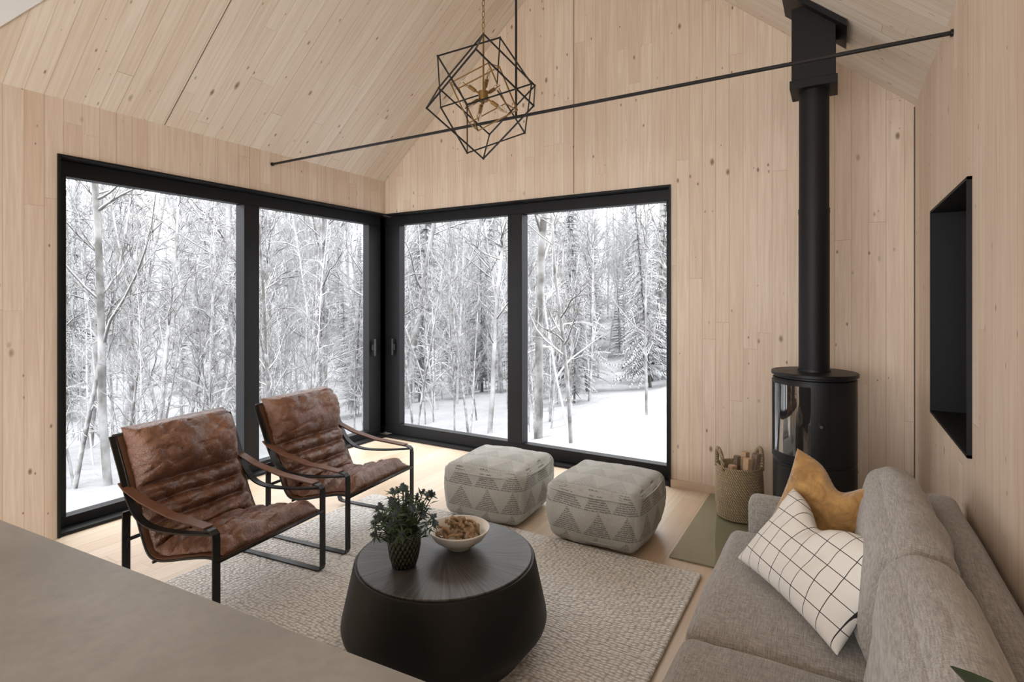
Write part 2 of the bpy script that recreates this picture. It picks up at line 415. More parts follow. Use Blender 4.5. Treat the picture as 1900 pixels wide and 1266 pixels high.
# ---------------------------------------------------------------- poufs
n=NT('pouf_fabric'); p=n.pos(); x=n.sep(p)
geo=n.t.nodes.new('ShaderNodeTexCoord'); nz=n.sep(geo.outputs['Normal'])
top=n.math('GREATER_THAN',n.math('ABSOLUTE',nz[2]),.75)
def mixf(f,a,b): return n.math('ADD',n.math('MULTIPLY',f,b),n.math('MULTIPLY',n.math('SUBTRACT',1.,f),a))
u=mixf(top,n.math('ADD',x[0],x[1]),x[0]); vv=mixf(top,x[2],x[1])
fu=n.math('FRACT',n.math('DIVIDE',n.math('ADD',u,5.),.18)); tv=n.math('DIVIDE',n.math('ADD',vv,5.04),.15); fv=n.math('FRACT',tv)
tri=n.math('MULTIPLY',n.math('ABSOLUTE',n.math('SUBTRACT',fu,.5)),2.)
inside=n.math('LESS_THAN',tri,n.math('SUBTRACT',1.,fv))
st=n.math('LESS_THAN',n.math('FRACT',n.math('DIVIDE',n.math('ADD',vv,5.),.0125)),.6)
dash=n.math('GREATER_THAN',n.noise(n.comb(n.math('MULTIPLY',u,130.),n.math('MULTIPLY',vv,80.),0.),1.,1),.40)
msk=n.math('MULTIPLY',n.math('MULTIPLY',inside,st),dash)
msk=n.math('MULTIPLY',msk,mixf(top,.85,.45))
base=n.mix(n.noise(p,160,2),L3(150,150,143),L3(190,190,183))
n.set(col=n.mix(msk,base,L3(104,106,102)),rough=.95,sheen=.2)
n.bump(n.math('ADD',n.noise(p,260,2),n.math('MULTIPLY',msk,.6)),.6,.004); M_pf=n.m
M_seam=simple('pouf_seam',L3(174,173,167),.95,0,.1,90,.4,200)
def pouf(loc,rz,seed,sz):
    e=empty('pouf_ottoman',loc,rz); e.scale=(sz,sz,1.0)
    def sag(P):
        z=P.z; k=1-.06*max(0,-z/.17)
        return Vector((P.x*k,P.y*k,z))
    puffy('cushion',(.55,.55,.35),.055,(.03,.03,.03),M_pf,e,30,.007,5,seed,None,(0,0,.178),sag,.004)
    for zz in (.315,.05):
        h=.272 if zz>.2 else .255; pts=[]; r=.07
        for cx,cy,a0 in ((h-r,h-r,0),(-(h-r),h-r,90),(-(h-r),-(h-r),180),(h-r,-(h-r),270)):
            for k in range(7):
                a=math.radians(a0+15*k); pts.append((cx+r*math.cos(a),cy+r*math.sin(a),zz))
        P2=[]
        for i in range(len(pts)):
            a=Vector(pts[i]); b=Vector(pts[(i+1)%len(pts)]); P2.append(a)
            if (b-a).length>.1:
                for k in range(1,8):
                    q=a.lerp(b,k/8); ax=0 if abs(q.x)>abs(q.y) else 1
                    q[ax]+= math.copysign(.018*math.sin(math.pi*k/8),q[ax]); P2.append(q)
        V,F=tube(P2,.006,8,True); new('piping',V,F,M_seam,e,True)
pouf((-1.265,3.32,.018),math.radians(-1),1,1.07)
pouf((-2.06,3.32,.018),math.radians(4),5,1.09)
# ---------------------------------------------------------------- coffee table
n=NT('black_wood_top'); p=n.pos(); x=n.sep(p)
ang=n.math('ARCTAN2',x[1],x[0]); rad=n.math('SQRT',n.math('ADD',n.math('MULTIPLY',x[0],x[0]),n.math('MULTIPLY',x[1],x[1])))
sec=n.math('FLOOR',n.math('MULTIPLY',ang,16/math.pi/2*1.0)); rs=n.white(n.comb(sec,1.,0.))
gr=n.noise(n.comb(n.math('MULTIPLY',ang,45.),n.math('MULTIPLY',rad,4.),rs),1.,4,.65)
col=n.mix(n.rng(gr,.35,.7),(.012,.011,.011),(.13,.122,.115)); col=n.mix(n.math('MULTIPLY',rs,.4),col,(.05,.047,.044))
n.set(col=col,rough=.38); n.bump(gr,.3,.002); M_tt=n.m
M_tb=simple('black_wood_body',(.006,.006,.006),.5,0,.3,6,.1,30,spec=.35)
TX,TY=-1.455,1.90
e=empty('coffee_table',(TX,TY,.0185))
V,F=lathe([(0,0),(.335,0),(.345,.004),(.43,.115),(.434,.13),(.432,.15),(.384,.37),(.380,.3745),(.372,.3745)],128)
o=new('drum_body',V,F,M_tb,e,True); o.modifiers.new('es','EDGE_SPLIT').split_angle=math.radians(30)
V,F=lathe([(0,.36),(.371,.36),(.371,.379),(.368,.382),(0,.382)],128)
o=new('table_top',V,F,M_tt,e,True); o.modifiers.new('es','EDGE_SPLIT').split_angle=math.radians(30)
TZ=.401
n=NT('green_ceramic'); p=n.pos(); x=n.sep(p); ang=n.math('ARCTAN2',x[1],x[0])
pt=n.math('MULTIPLY',n.math('SINE',n.math('MULTIPLY',ang,22.)),n.math('SINE',n.math('MULTIPLY',x[2],190.)))
n.set(col=n.mix(n.rng(pt,-.4,.6),L3(24,27,20),L3(66,72,52)),rough=.4); n.bump(pt,.8,.006); M_vase=n.m
e=empty('flower_vase',(-1.535,1.725,TZ))
V,F=lathe([(0,0),(.044,0),(.05,.006),(.06,.04),(.068,.09),(.068,.12),(.064,.142),(.060,.142),(.062,.12),(.05,.03),(0,.02)],64)
new('vase_body',V,F,M_vase,e,True)
M_stem=simple('stem_green',L3(62,76,52),.7,0,.3,40); M_head=simple('thistle_head',L3(80,92,98),.8,0,.4,120,.5,300)
M_leaf=simple('leaf_green',L3(66,86,54),.65,0,.35,40)
random.seed(11); st=[];hd=[];lf=[]
def spike(p,d,L,w):
    d=Vector(d).normalized(); s=d.orthogonal().normalized(); q=d.cross(s); p=Vector(p)
    return [p+s*w,p-s*.5*w+q*.87*w,p-s*.5*w-q*.87*w,p+d*L],[(0,1,3),(1,2,3),(2,0,3)]
def leafblade(p,d,L,w,up=Vector((0,0,1))):
    d=Vector(d).normalized(); s=d.cross(up)
    if s.length<.1: s=Vector((1,0,0))
    s.normalize(); p=Vector(p)
    return [p,p+d*L*.4+s*w,p+d*L*.4-s*w,p+d*L+Vector((0,0,-L*.15)),p+d*L*.4+Vector((0,0,w*.4))],[(0,1,4),(0,4,2),(1,3,4),(4,3,2)]
for i in range(46):
    a=random.uniform(0,6.28); rr=random.uniform(0,1)**.6; h=random.uniform(.23,.335)-.07*rr
    tip=Vector((.14*rr*math.cos(a),.14*rr*math.sin(a),h)); b=Vector((.03*rr*math.cos(a),.03*rr*math.sin(a),.08))
    mid=b.lerp(tip,.5)-Vector((.015*math.cos(a),.015*math.sin(a),0))
    st.append(tube([b,mid,tip],.0022,5))
    d=(tip-mid).normalized(); hr=random.uniform(.008,.012)
    hd.append(tube([tip-d*hr*.9,tip-d*hr*.5,tip+d*hr*.2,tip+d*hr*.9,tip+d*hr*1.4],hr,8,r1=hr*.25))
    for k in range(26):
        v=Vector((random.gauss(0,1),random.gauss(0,1),random.gauss(0,1))).normalized()
        hd.append(spike(tip+d*hr*.4+v*hr*.5,v,hr*.9,.0022))
    for k in range(9):
        v=(d.orthogonal().normalized()); v.rotate(Matrix.Rotation(k*.7,3,d)); v=(v+d*.25).normalized()
        lf.append(leafblade(tip-d*hr*.8,v,random.uniform(.025,.04),.0035))
    for k in range(13):
        t=random.uniform(.25,.95); pp=b.lerp(tip,t); v=Vector((random.uniform(-1,1),random.uniform(-1,1),random.uniform(-.2,.6)))
        lf.append(leafblade(pp,v,random.uniform(.03,.06),.006))
V,F=merge(st); new('stems',V,F,M_stem,e); V,F=merge(hd); new('thistles',V,F,M_head,e); V,F=merge(lf); new('leaves',V,F,M_leaf,e)
M_bowl=simple('speckled_ceramic',L3(222,217,207),.35,0,.06,120)
e=empty('decor_bowl',(-1.44,1.975,TZ))
V,F=lathe([(0,0),(.05,0),(.052,.012),(.075,.02),(.11,.045),(.135,.082),(.136,.088),(.130,.088),(.105,.052),(.07,.028),(0,.02)],72)
new('bowl_body',V,F,M_bowl,e,True)
M_nut=simple('dried_pods',L3(172,142,110),.75,0,.3,60,.4,90); random.seed(5); cs_=[]
for i in range(34):
    a=random.uniform(0,6.28); rr=.085*math.sqrt(random.uniform(0,1)); z=.052+.05*(1-rr/.1)+random.uniform(-.008,.014)
    c=Vector((rr*math.cos(a),rr*math.sin(a),z)); R=Matrix.Rotation(random.uniform(0,6.28),3,Vector((random.uniform(-1,1),random.uniform(-1,1),random.uniform(-1,1))).normalized())
    pts=[]; q=random.uniform(.018,.028)
    for k in range(9):
        t=k/8*3.6; pts.append(c+R@Vector((q*math.cos(t)*(1-.05*k),q*math.sin(t),.003*k)))
    V,F=tube(pts,.010,7,r1=.0045); cs_.append((V,F))
V,F=merge(cs_); new('pods',V,F,M_nut,e,True)
# ---------------------------------------------------------------- leather chairs
n=NT('brown_leather'); p=n.pos()
c=n.mix(n.rng(n.noise(p,5,4,.6),.3,.7),L3(86,55,40),L3(134,92,69)); c=n.mix(n.rng(n.noise(p,22,4,.7,1.2),.52,.75,0,.6),c,L3(172,134,108))
c=n.mix(n.rng(n.noise(p,9,5,.7,2.),.60,.7,0,.4),c,L3(62,40,30))
n.set(col=c,rough=n.rng(n.noise(p,14,3),.3,.7,.22,.38),spec=.6)
n.bump(n.math('ADD',n.noise(p,22,4,.55,1.5),n.math('MULTIPLY',n.vor(p,260)[0],.2)),.5,.014); M_le=n.m
M_les=simple('saddle_leather',L3(112,76,56),.5,0,.2,12,.2,120)
prof=[(-.0,.355),(-.08,.352),(-.2,.325),(-.33,.29),(-.42,.275),(-.485,.295),(-.54,.39),(-.60,.53),(-.665,.68),(-.735,.825)]
def chair(loc,rz,seed):
    e=empty('leather_lounge_chair',loc,rz)
    sp=smoothpath([(a,0,b) for a,b in prof],12)
    P=[(q.x,q.z) for q in sp]
    V,F=flatbar(P,-.305,.305,.006); new('sling',V,F,M_les,e,True).modifiers.new('es','EDGE_SPLIT')
    m=len(P); nw=48; V=[];F=[]
    arc=[0]
    for i in range(1,m): arc.append(arc[-1]+math.hypot(P[i][0]-P[i-1][0],P[i][1]-P[i-1][1]))
    tot=arc[-1]
    N=240; pts=[];nm=[]
    for i in range(N+1):
        s=tot*i/N; j=max(k for k in range(m) if arc[k]<=s+1e-9); j=min(j,m-2)
        t=(s-arc[j])/(arc[j+1]-arc[j]); pts.append(Vector((P[j][0]*(1-t)+P[j+1][0]*t,P[j][1]*(1-t)+P[j+1][1]*t)))
    for i in range(N+1):
        d=(pts[min(i+3,N)]-pts[max(i-3,0)]).normalized(); nm.append(Vector((-d.y,d.x)))
    for i in range(N+1):
        if nm[i].y<0 or (nm[i].x<0 and abs(nm[i].x)>.7): nm[i]=-nm[i]
    seams=[.115,.23,.345,.46,.565,.655]
    def thick(i,q,y):
        s=i/N+.007*noise.noise(Vector((y*6,seed,i*.02)))
        if s<.74:
            ch=1
            for c_ in seams: ch=min(ch,1-.58*math.exp(-(abs(s-c_)/.016)**1.6))
            T=.078*ch
            T*=1-.5*math.exp(-((s-.74)/.018)**2)
        else:
            w=(s-.74)/.26; T=.04+.11*math.sin(math.pi*min(1,w)**.9)**.6
        ss=i/N
        endf=min(1,min(ss,1-ss)/.035)**.5 if 0<ss<1 else 0
        ed=(max(0,1-abs(q)**5))**.5
        return T*endf*ed
    rows=N+1; cols=nw+1
    for side in (0,1):
        for i in range(rows):
            for j in range(cols):
                q=math.sin(math.pi/2*(-1+2*j/nw)); hw=.283+.012*noise.noise(Vector((i*.07,seed,q*.5)))
                y=q*hw; base=.006; s=i/N
                T=thick(i,q,y)
                if side==0:
                    w=noise.noise(Vector((s*9+seed,y*8,0)))*.018
                    # soft diagonal drapes
                    rid=1-abs(noise.noise(Vector((s*11+y*5+seed*2,y*9-s*4,5))))*2.2
                    w-=.012*max(0,rid)**3
                    rid=1-abs(noise.noise(Vector((s*15-y*7+seed*5,y*6+s*3,11))))*2.2
                    w-=.010*max(0,rid)**3
                    # puckers running out of the seams
                    pk=0
                    if s<.74:
                        dmin=min(abs(s-c_) for c_ in seams+[.74]); pk=math.exp(-(dmin/.022)**2)
                    w-=.006*pk*(.5+.5*math.sin(y*95+4*noise.noise(Vector((y*9,s*30,seed)))))
                    off=base+T+w*min(1,T/.04)
                else: off=base
                pt=pts[i]+nm[i]*off
                V.append((pt.x,y,pt.y+ (.03*(s-.74)/.26 if s>.74 else 0)))
    for side in (0,1):
        o=side*rows*cols
        for i in range(N):
            for j in range(nw):
                qd=(o+i*cols+j,o+(i+1)*cols+j,o+(i+1)*cols+j+1,o+i*cols+j+1); F.append(qd if side==0 else qd[::-1])
    ob=new('cushion',V,F,M_le,e,True)
    bm=bmesh.new(); bm.from_mesh(ob.data); bmesh.ops.remove_doubles(bm,verts=bm.verts,dist=.0008); bmesh.ops.recalc_face_normals(bm,faces=bm.faces); bm.to_mesh(ob.data); bm.free()
    for p_ in ob.data.polygons: p_.use_smooth=True
    z0=.019
    for s in (-1,1):
        y=s*.32; w=.018
        loop=[(0.,.45),(0.,.40),(0.,z0+.03),(-.008,z0+.01),(-.03,z0+.004),(-.60,z0+.004),(-.622,z0+.01),(-.63,z0+.03),(-.63,.35),(-.628,.47)]
        V,F=flatbar(loop,y-w,y+w,.008)
        arm=[(0.,.44),(-.002,.468),(-.02,.482),(-.05,.486),(-.3,.50),(-.5,.535),(-.62,.575),(-.655,.60)]
        low=smoothpath([(-.01,0,.47),(-.2,0,.44),(-.4,0,.425),(-.52,0,.45),(-.60,0,.53),(-.67,0,.68),(-.735,0,.82)],6)
        V2,F2=flatbar([(a_.x,a_.z) for a_ in low],y-w,y+w,.008)
        V3,F3=flatbar(arm,y-w,y+w,.006)
        VV,FF=merge([(V,F),(V2,F2),(V3,F3)]); new('side_frame_%s'%('r' if s<0 else 'l'),VV,FF,M_steel,e)
        strap=[(a_,b_+.006) for a_,b_ in arm[3:]]
        V,F=flatbar(strap,y-.024,y+.024,.006); new('arm_strap_%s'%('r' if s<0 else 'l'),V,F,M_les,e)
        rail=[(q[0],y-s*.012,q[1]-.006) for q in P]
        V,F=tube(rail,.006,8); new('sling_rail_%s'%('r' if s<0 else 'l'),V,F,M_steel,e,True)
    V,F=merge([tube([(-.0,-.32,.345),(0.,.32,.345)],.009,10),tube([(-.735,-.32,.82),(-.735,.32,.82)],.009,10),tube([(-.63,-.32,.33),(-.63,.32,.33)],.009,10),tube([(-.43,-.32,.262),(-.43,.32,.262)],.007,10)])
    new('cross_bars',V,F,M_steel,e,True)
chair((-2.368,1.73,0),math.radians(6.3),1.3)
chair((-2.472,2.576,0),math.radians(6.3),8.1)
# ---------------------------------------------------------------- sofa
n=NT('linen_sofa'); p=n.pos(); x=n.sep(p)
g1=n.noise(n.comb(n.math('MULTIPLY',x[0],30.),n.math('MULTIPLY',x[1],420.),n.math('MULTIPLY',x[2],420.)),1.,2)
g2=n.noise(n.comb(n.math('MULTIPLY',x[0],420.),n.math('MULTIPLY',x[1],30.),n.math('MULTIPLY',x[2],60.)),1.,2)
gg=n.math('MULTIPLY',n.math('ADD',g1,g2),.5)
c=n.mix(n.rng(gg,.36,.64),L3(120,115,110),L3(172,167,161))
n.set(col=c,rough=.95,sheen=.25); n.bump(gg,.35,.002); M_so=n.m
e=empty('sofa')
SY0,SY1=.84,2.79
puffy('base_frame',(.76,SY1-SY0,.19),.02,(0,0,0),M_so,e,12,.001,3,0,None,(.01,(SY0+SY1)/2,.205))
puffy('back_frame',(.125,SY1-SY0,.60),.045,(.008,0,.01),M_so,e,20,.003,3,2,None,(.345,(SY0+SY1)/2,.42))
puffy('arm_far',(.66,.115,.49),.035,(.0,.006,.004),M_so,e,20,.002,4,3,None,(-.022,SY1-.058,.355))
puffy('arm_near',(.66,.115,.49),.035,(.0,.006,.004),M_so,e,20,.002,4,3,None,(-.022,SY0+.058,.355))
ym=1.765
for i,(a,b) in enumerate(((SY0+.12,ym-.003),(ym+.003,SY1-.12))):
    puffy('seat_cushion_%d'%i,(.66,b-a,.17),.045,(.012,.004,.022),M_so,e,36,.005,4,i*5,None,(-.09,(a+b)/2,.375),None,.003)
    R=Matrix.Translation((.165,(a+b)/2,.64))@Matrix.Rotation(math.radians(10),4,'Y')
    puffy('back_cushion_%d'%i,(.17,b-a-.012,.41),.075,(.035,.006,.02),M_so,e,60,.011,4.,i*7+2,R,None,None,.005)
lg=[]
for lx in (-.31,.33):
    for ly in (SY0+.08,SY1-.08): lg.append(tube([(lx,ly,.0195 if lx<0 else 0.001),(lx,ly,.13)],.016,12,r1=.022))
V,F=merge(lg); new('legs',V,F,M_steel,e,True)
n=NT('mustard_velvet'); p=n.pos()
n.set(col=n.mix(n.rng(n.noise(p,16,4,.6,.8),.3,.7),L3(130,92,44),L3(186,145,86)),rough=.85,sheen=.5); n.bump(n.noise(p,60,4),.8,.01)
M_mu=n.m
n=NT('grid_cotton'); p=n.pos(); x=n.sep(p)
gx=n.math('LESS_THAN',n.math('FRACT',n.math('DIVIDE',n.math('ADD',x[0],5.02),.062)),.042)
gy=n.math('LESS_THAN',n.math('FRACT',n.math('DIVIDE',n.math('ADD',x[1],5.01),.062)),.042)
n.set(col=n.mix(n.math('MAXIMUM',gx,gy),L3(224,221,215),L3(40,38,38)),rough=.9); n.bump(n.noise(p,300,2),.3,.002); M_gr=n.m
pillow('mustard_throw_pillow',.36,.37,.13,M_mu,frame((-.035,2.43,.672),(.88,-.20,-.26),(.28,.26,.86)),dent=.38,dentu=.05,seed=2)
pillow('grid_throw_pillow',.55,.345,.14,M_gr,frame((-.075,2.11,.620),(.60,-.80,-.04),(.48,.40,.74)),dent=.36,dentu=-.2,seed=9)
# ---------------------------------------------------------------- island
n=NT('concrete_counter'); p=n.pos()
c=n.mix(n.rng(n.noise(p,3,6,.65,.4),.3,.7),L3(128,126,122),L3(152,149,144)); c=n.mix(n.rng(n.noise(p,40,4),.4,.8,0,.3),c,L3(110,108,104))
n.set(col=c,rough=.42); n.bump(n.noise(p,60,3),.08,.002); M_cc=n.m
e=empty('kitchen_island')
def edgeY(X): return .578+(X+1.95)*.068
poly=[(-2.75,edgeY(-2.75)),(-.36,edgeY(-.36)),(-.36,-.42),(-2.75,-.5)]
V,F=prism(poly,'z',.86,.90); o=new('countertop',V,F,M_cc,e); 
poly=[(-2.7,edgeY(-2.7)-.25),(-.42,edgeY(-.42)-.25),(-.42,-.38),(-2.7,-.45)]
V,F=prism(poly,'z',0.0,.86); new('cabinet',V,F,M_black,e)
M_pot=simple('pot_clay',L3(190,180,168),.8,0,.1,10); M_pl=simple('plant_leaf',L3(38,62,34),.45,0,.25,15)
e=empty('potted_plant',(.17,.55,0))
V,F=lathe([(0,0),(.10,0),(.14,.26),(.145,.28),(.13,.28),(.125,.25),(0,.25)],40); new('pot',V,F,M_pot,e,True)
random.seed(21); lf=[]; st=[]
def bigleaf(p0,p1,w):
    p0=Vector(p0);p1=Vector(p1); d=p1-p0; s=d.cross(Vector((0,0,1))).normalized(); V=[];F=[]
    n_=10
    for i in range(n_+1):
        t=i/n_; c=p0+d*t+Vector((0,0,.10*math.sin(math.pi*t)*d.length)); ww=w*math.sin(math.pi*min(1,t*.97+.02))**.8
        V+= [c-s*ww+Vector((0,0,ww*.3)),c,c+s*ww+Vector((0,0,ww*.3))]
    for i in range(n_): F+=[(i*3,i*3+1,i*3+4,i*3+3),(i*3+1,i*3+2,i*3+5,i*3+4)]
    return V,F
for i in range(9):
    a=random.uniform(-2.6,-.5)
    L=.16; h=random.uniform(.5,.72)
    q=Vector((.04*math.cos(a),.04*math.sin(a),h)); st.append(tube([(0,0,.25),q],.004,6)); lf.append(bigleaf(q,q+Vector((L*math.cos(a),L*math.sin(a),.05)),.035))
q=Vector((.12,.40,.84)); st.append(tube([(0,0,.25),(.05,.2,.66),q],.005,6)); lf.append(bigleaf(q,(-.010,.602,.892),.032))
V,F=merge(lf); new('leaves',V,F,M_pl,e,True); V,F=merge(st); new('stems',V,F,M_pl,e,True)
# ---------------------------------------------------------------- pendant
M_br=simple('aged_brass',L3(150,122,78),.35,1.,.15,20)
M_bulb=NT('clear_bulb').set(col=(1,1,1),rough=.02,trans=1.,ior=1.2).m
PC=Vector((-1.885,2.84,2.745))
e=empty('cube_pendant_light',PC)
def cube(a,R,r):
    vs=[R@Vector((x,y,z))*a/2 for x in(-1,1) for y in (-1,1) for z in (-1,1)]; parts=[]
    for i in range(8):
        for b in (1,2,4):
            j=i^b
            if j>i: parts.append(tube([vs[i],vs[j]],r,4))
        parts.append(tube([vs[i]-Vector((0,0,r)),vs[i]+Vector((0,0,r))],r*1.1,6))
    return merge(parts)
def diag(rz):
    d=Vector((1,1,1)).normalized(); q=d.rotation_difference(Vector((0,0,1))).to_matrix()
    return Matrix.Rotation(rz,3,'Z')@q
R1=diag(math.radians(12)); V,F=cube(.445,R1,.0055); new('outer_cube',V,F,M_steel,e)
R2=Matrix.Rotation(math.radians(20),3,'Y')@diag(math.radians(70)); V,F=cube(.41,R2,.0055); new('middle_cube',V,F,M_steel,e)
R3=Matrix.Rotation(math.radians(-14),3,'X')@diag(math.radians(40)); V,F=cube(.27,R3,.0045); new('inner_cube',V,F,M_br,e)
parts=[tube([(0,0,-.05),(0,0,.385)],.006,8),tube([(0,0,-.03),(0,0,.03)],.03,16)]
bl=[]
for k in range(6):
    a=k*math.pi/3+.3; tz=.75 if k%2 else -.75
    d=Vector((math.cos(a),math.sin(a),tz)).normalized()
    parts.append(tube([d*.02,d*.075],.006,8)); parts.append(tube([d*.065,d*.115],.012,12)); parts.append(tube([d*.115,d*.165],.0025,6))
    prof_=[(.0,.0),(.009,.002),(.017,.022),(.016,.035),(.008,.058),(.002,.072),(0,.074)]
    Vb,Fb=lathe(prof_,16); q=Vector((0,0,1)).rotation_difference(d).to_matrix()
    bl.append(([q@Vector(v_)+d*.115 for v_ in Vb],Fb))
V,F=merge(parts); new('hub',V,F,M_br,e); V,F=merge(bl); new('bulbs',V,F,M_bulb,e,True)
ch=[]; z=.385; top=gz(PC.x)-PC.z; k=0
while z<top-.06:
    pts=[]
    for i in range(12):
        a=2*math.pi*i/12; u_=.009*math.cos(a); w_=.020*math.sin(a)
        pts.append((u_,0,z+.02+w_) if k%2 else (0,u_,z+.02+w_))
    ch.append(tube(pts,.0022,6,True)); z+=.034; k+=1
ch.append(lathe([(0,top-.06),(.05,top-.06),(.06,top-.045),(.06,top-.0),(0,top)],24))
V,F=merge(ch); new('chain',V,F,M_br,e)
# ---------------------------------------------------------------- outside
def snowmat(name,bark,bark2,lo,hi,amt=1.,sn=.36):
    n=NT(name); g=n.t.nodes.new('ShaderNodeNewGeometry'); nz=n.sep(g.outputs['Normal'])[2]; p=n.pos()
    b=n.mix(n.noise(p,7,4),bark,bark2)
    s=n.rng(n.math('ADD',nz,n.math('MULTIPLY',n.math('SUBTRACT',n.noise(p,3,3),.5),1.3)),lo,hi,0.,amt)
    n.set(col=n.mix(s,b,(sn*.98,sn*.99,sn)),rough=.95,spec=.0); return n.m
tiers=[snowmat('bark_near',(.07,.067,.063),(.19,.185,.177),-.25,.25,1.,.48),snowmat('bark_mid_hazed',(.18,.18,.177),(.30,.30,.296),-.35,.2,1.,.47),snowmat('bark_far_hazed',(.31,.31,.312),(.37,.37,.37),-.3,.3,1.,.44)]  # mid and far bark paler: distance haze put into the colour
ctiers=[snowmat('needles_near',(.05,.06,.054),(.13,.138,.128),.0,.6,1.,.47),snowmat('needles_mid_hazed',(.14,.15,.145),(.23,.238,.23),-.05,.6,1.,.45),snowmat('needles_far_hazed',(.28,.287,.287),(.34,.343,.343),.0,.6,1.,.43)]  # same for needles, haze painted in by lightening the farther tiers
def bare(seed,H,dens=1.,droop=0.,thick=1.,tw_=1.):
    rnd=random.Random(seed); P=[]
    def grow(p,d,L,r,segs,sides,wob,lift):
        pts=[Vector(p)]; d=Vector(d).normalized()
        for i in range(segs):
            d=(d+Vector((rnd.gauss(0,wob),rnd.gauss(0,wob),rnd.gauss(0,wob)+lift))).normalized(); pts.append(pts[-1]+d*L/segs)
        P.append(tube(pts,r,sides,r1=r*.3,cap=False)); return pts
    tr=grow((0,0,-.5),(rnd.gauss(0,.05),rnd.gauss(0,.05),1),H,.0065*H*thick,14,7,.03,.03)
    nb=int(30*dens)
    for i in range(nb):
        t=rnd.uniform(.10,1.)**.7; k=min(13,int(t*14)); b=tr[k].lerp(tr[k+1],rnd.random())
        a=rnd.uniform(0,6.28); L=H*rnd.uniform(.08,.24)*(1.2-t*.75)
        br=grow(b,(math.cos(a),math.sin(a),rnd.uniform(.2,1.5)),L,.0026*H*(1.1-t*.7)*tw_,6,4,.13,.06-droop)
        for j in range(5):
            m=rnd.randint(1,5); a2=rnd.uniform(0,6.28)
            d=(br[m+1]-br[m]).normalized()+Vector((math.cos(a2),math.sin(a2),rnd.uniform(-.1,.7)))*.8
            tw=grow(br[m],d,L*rnd.uniform(.25,.5),.0013*H*(1.1-t*.5)*tw_,4,3,.16,.02-droop*.5)
            for q in range(3):
                m2=rnd.randint(1,3); a3=rnd.uniform(0,6.28)
                d=(tw[m2+1]-tw[m2]).normalized()+Vector((math.cos(a3),math.sin(a3),rnd.uniform(-.3,.5)))*.9
                grow(tw[m2],d,L*rnd.uniform(.1,.25),.0009*H*tw_,2,3,.2,0)
    return merge(P)
def conifer(seed,H):
    rnd=random.Random(seed); P=[tube([(0,0,-.5),(0,0,H)],.010*H,6,r1=.01)]
    V=[];F=[]; z=H*.08
    while z<H*.985:
        t=z/H; L=H*.19*(1-t)**.8+.06; nb=8
        for i in range(nb):
            a=rnd.uniform(0,6.28); l=L*rnd.uniform(.55,1.2); dr=rnd.uniform(.15,.55)
            d=Vector((math.cos(a),math.sin(a),0)); s=Vector((-math.sin(a),math.cos(a),0)); n_=12
            for k in range(n_):
                u=(k+.6)/n_; c=Vector((0,0,z))+d*l*u+Vector((0,0,-dr*l*u*u+.08*l*u))
                w=l*.26*(1-u*.75)*rnd.uniform(.6,1.2)
                for sg in (-1,1):
                    tip=c+s*sg*w+d*w*.6+Vector((0,0,-w*rnd.uniform(.1,.6))); o_=len(V); e_=l*.035
                    V.extend([c-d*e_,c+d*e_,tip+Vector((0,0,-e_*.3))]); F.append((o_,o_+1,o_+2))
            o_=len(V); c=Vector((0,0,z)); tp=c+d*l+Vector((0,0,-dr*l+.08*l)); V.extend([c-s*.03*l,c+s*.03*l,tp]); F.append((o_,o_+1,o_+2))
        z+=H*.024
    P.append((V,F)); return merge(P)
def mk(name,data):
    me=bpy.data.meshes.new(name); me.from_pydata([tuple(v) for v in data[0]],[],data[1]); me.update(); return me
bm_=[]; cm_=[]
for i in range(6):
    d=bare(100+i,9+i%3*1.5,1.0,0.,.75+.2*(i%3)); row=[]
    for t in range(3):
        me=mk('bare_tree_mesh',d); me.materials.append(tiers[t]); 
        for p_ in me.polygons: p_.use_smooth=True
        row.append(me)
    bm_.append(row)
dm_=[]
snowy=snowmat('snow_laden_bark',(.16,.157,.15),(.26,.257,.25),-1.0,-.3,1.,.56)
for i in range(3):
    me=mk('snow_laden_tree_mesh',bare(300+i,6.5,.9,.22,.8,1.7)); me.materials.append(snowy)
    for p_ in me.polygons: p_.use_smooth=True
    dm_.append(me)
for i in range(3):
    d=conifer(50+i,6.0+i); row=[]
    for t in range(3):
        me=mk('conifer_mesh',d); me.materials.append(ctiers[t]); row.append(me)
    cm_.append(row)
def gzz(x,y):
    r=math.hypot(x+2,y-2)
    z=-.55+.10*min(0,x+1.5) if x>-16 else -.55-1.45
    z-= .05*max(0,min(r,24)-13)
    z+= max(0,r-26)*.24
    z+= .20*max(0,min(7,x+2.5+.25*(y-8)))*min(1,max(0,(y-7)/4))*(1 if y>7 else 0)
    z+=.25*noise.noise(Vector((x*.18,y*.18,0)))+.5*noise.noise(Vector((x*.05,y*.05,4)))*min(1,r/20)
    return min(z,-.25) if r<9 else z
NG=120; V=[];F=[]
for i in range(NG+1):
    for j in range(NG+1):
        x=-80+120*i/NG; y=-25+120*j/NG; V.append((x,y,gzz(x,y)))
for i in range(NG):
    for j in range(NG): F.append((i*(NG+1)+j,(i+1)*(NG+1)+j,(i+1)*(NG+1)+j+1,i*(NG+1)+j+1))
sn=NT('snow'); p=sn.pos(); sn.set(col=sn.mix(sn.rng(sn.noise(p,1.2,5,.6),.3,.7),(.33,.336,.346),(.41,.415,.42)),rough=.95,spec=.0); sn.bump(sn.noise(p,3,5),.6,.2)
new('snow_ground',V,F,sn.m,None,True)
fe=empty('snowy_forest'); rnd=random.Random(77)
def put(me,x,y,s,nm,tilt=.05):
    o=bpy.data.objects.new(nm,me); S.collection.objects.link(o); o.parent=fe; o.location=(x,y,gzz(x,y)); o.rotation_euler=(rnd.gauss(0,tilt),rnd.gauss(0,tilt),rnd.uniform(0,6.28)); o.scale=(s,s,s*rnd.uniform(1.,1.3))
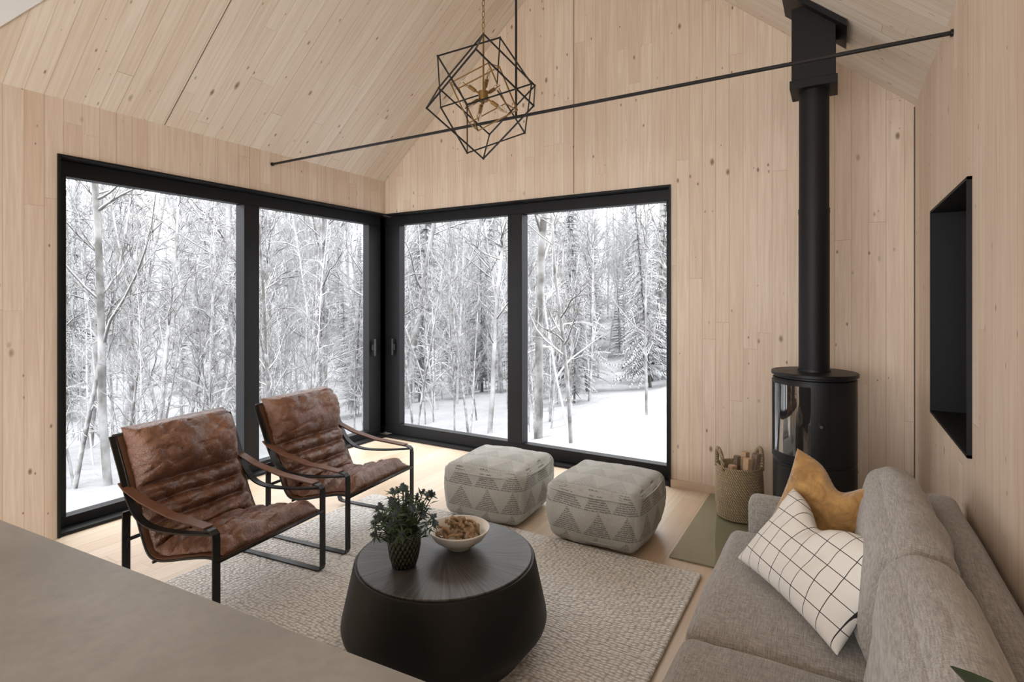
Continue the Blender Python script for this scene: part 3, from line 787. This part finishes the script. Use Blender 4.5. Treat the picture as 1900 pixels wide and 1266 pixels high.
for i in range(680):
    dg=rnd.uniform(84,174); a=math.radians(dg); r=10+50*rnd.random()**.75
    if dg<125 and r<15: continue
    if dg<112 and r<20 and rnd.random()<.6: continue
    x=r*math.cos(a); y=r*math.sin(a)
    if x>XL-4 and y<YB+4: continue
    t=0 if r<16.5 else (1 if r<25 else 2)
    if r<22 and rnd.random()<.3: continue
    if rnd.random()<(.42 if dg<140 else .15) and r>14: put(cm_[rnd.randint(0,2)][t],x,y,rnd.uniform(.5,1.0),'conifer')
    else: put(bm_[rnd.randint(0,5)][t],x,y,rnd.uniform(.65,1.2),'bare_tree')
for i in range(170):
    a=math.radians(rnd.uniform(112,172)); r=rnd.uniform(9.5,20); x=r*math.cos(a); y=r*math.sin(a)
    if x>XL-3.5 and y<YB+3.5: continue
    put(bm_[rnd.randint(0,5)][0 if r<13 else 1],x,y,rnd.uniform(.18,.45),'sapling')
for i in range(34):
    a=math.radians(rnd.uniform(136,170) if i<24 else rnd.uniform(112,136)); r=rnd.uniform(10,17); x=r*math.cos(a); y=r*math.sin(a)
    if x>XL-4.5 and y<YB+4.5: continue
    put(dm_[i%3],x,y,rnd.uniform(.5,.9),'snow_laden_tree',.14)
for (x,y,s,k) in ((-3.45,7.6,.75,0),(-4.3,8.1,.85,2),(-5.6,8.6,.8,4),(-2.4,9.4,.42,1),(-3.0,9.9,.6,3)):
    put(bm_[k][0],x,y,s,'bare_tree')
for (x,y,s,k) in ((-5.9,14.,.72,0),(-8.6,14.5,.62,1),(-7.4,16.,.8,2),(-4.3,14.5,.66,1),(-3.4,16.,.75,0),(-10.,15.,.6,2),(-5.0,17.,.8,1),(-9.2,12.5,.4,0),(-5.2,11.6,.34,2),(-6.6,12.4,.42,0)):
    put(cm_[k][0],x,y,s,'conifer')
# ---------------------------------------------------------------- light
W=bpy.data.worlds.new('overcast'); S.world=W; W.use_nodes=True
bg=W.node_tree.nodes['Background']; bg.inputs[0].default_value=(.965,.975,1.0,1); bg.inputs[1].default_value=5.4
def area(name,loc,rot,sx,sy,power=0,portal=False,col=(1,1,1)):
    l=bpy.data.lights.new(name,'AREA'); l.shape='RECTANGLE'; l.size=sx; l.size_y=sy; l.energy=power; l.color=col
    if portal: l.cycles.is_portal=True
    o=bpy.data.objects.new(name,l); S.collection.objects.link(o); o.location=loc; o.rotation_euler=rot
area('portal_left',(XL-.32,2.96,1.2),(math.radians(90),0,math.radians(-90)),2.9,2.4,1,True)
area('portal_back',(-2.66,YB+.32,1.2),(math.radians(90),0,math.radians(180)),3.05,2.4,1,True)
area('added_rear_fill',(-1.9,YF-.4,1.5),(math.radians(90),0,0),3.6,2.4,190,False,(1,.98,.96))  # added fill lamp outside the unseen rear opening, brightens the interior
# ---------------------------------------------------------------- camera
cd=bpy.data.cameras.new('camera'); cam=bpy.data.objects.new('camera',cd); S.collection.objects.link(cam)
cam.location=(0,0,1.5); cam.rotation_euler=(math.radians(90),0,math.radians(30.6)); cd.sensor_width=36; cd.lens=36*1023/1900; cd.shift_y=-80/1900; cd.clip_start=.02; cd.clip_end=300
S.camera=cam
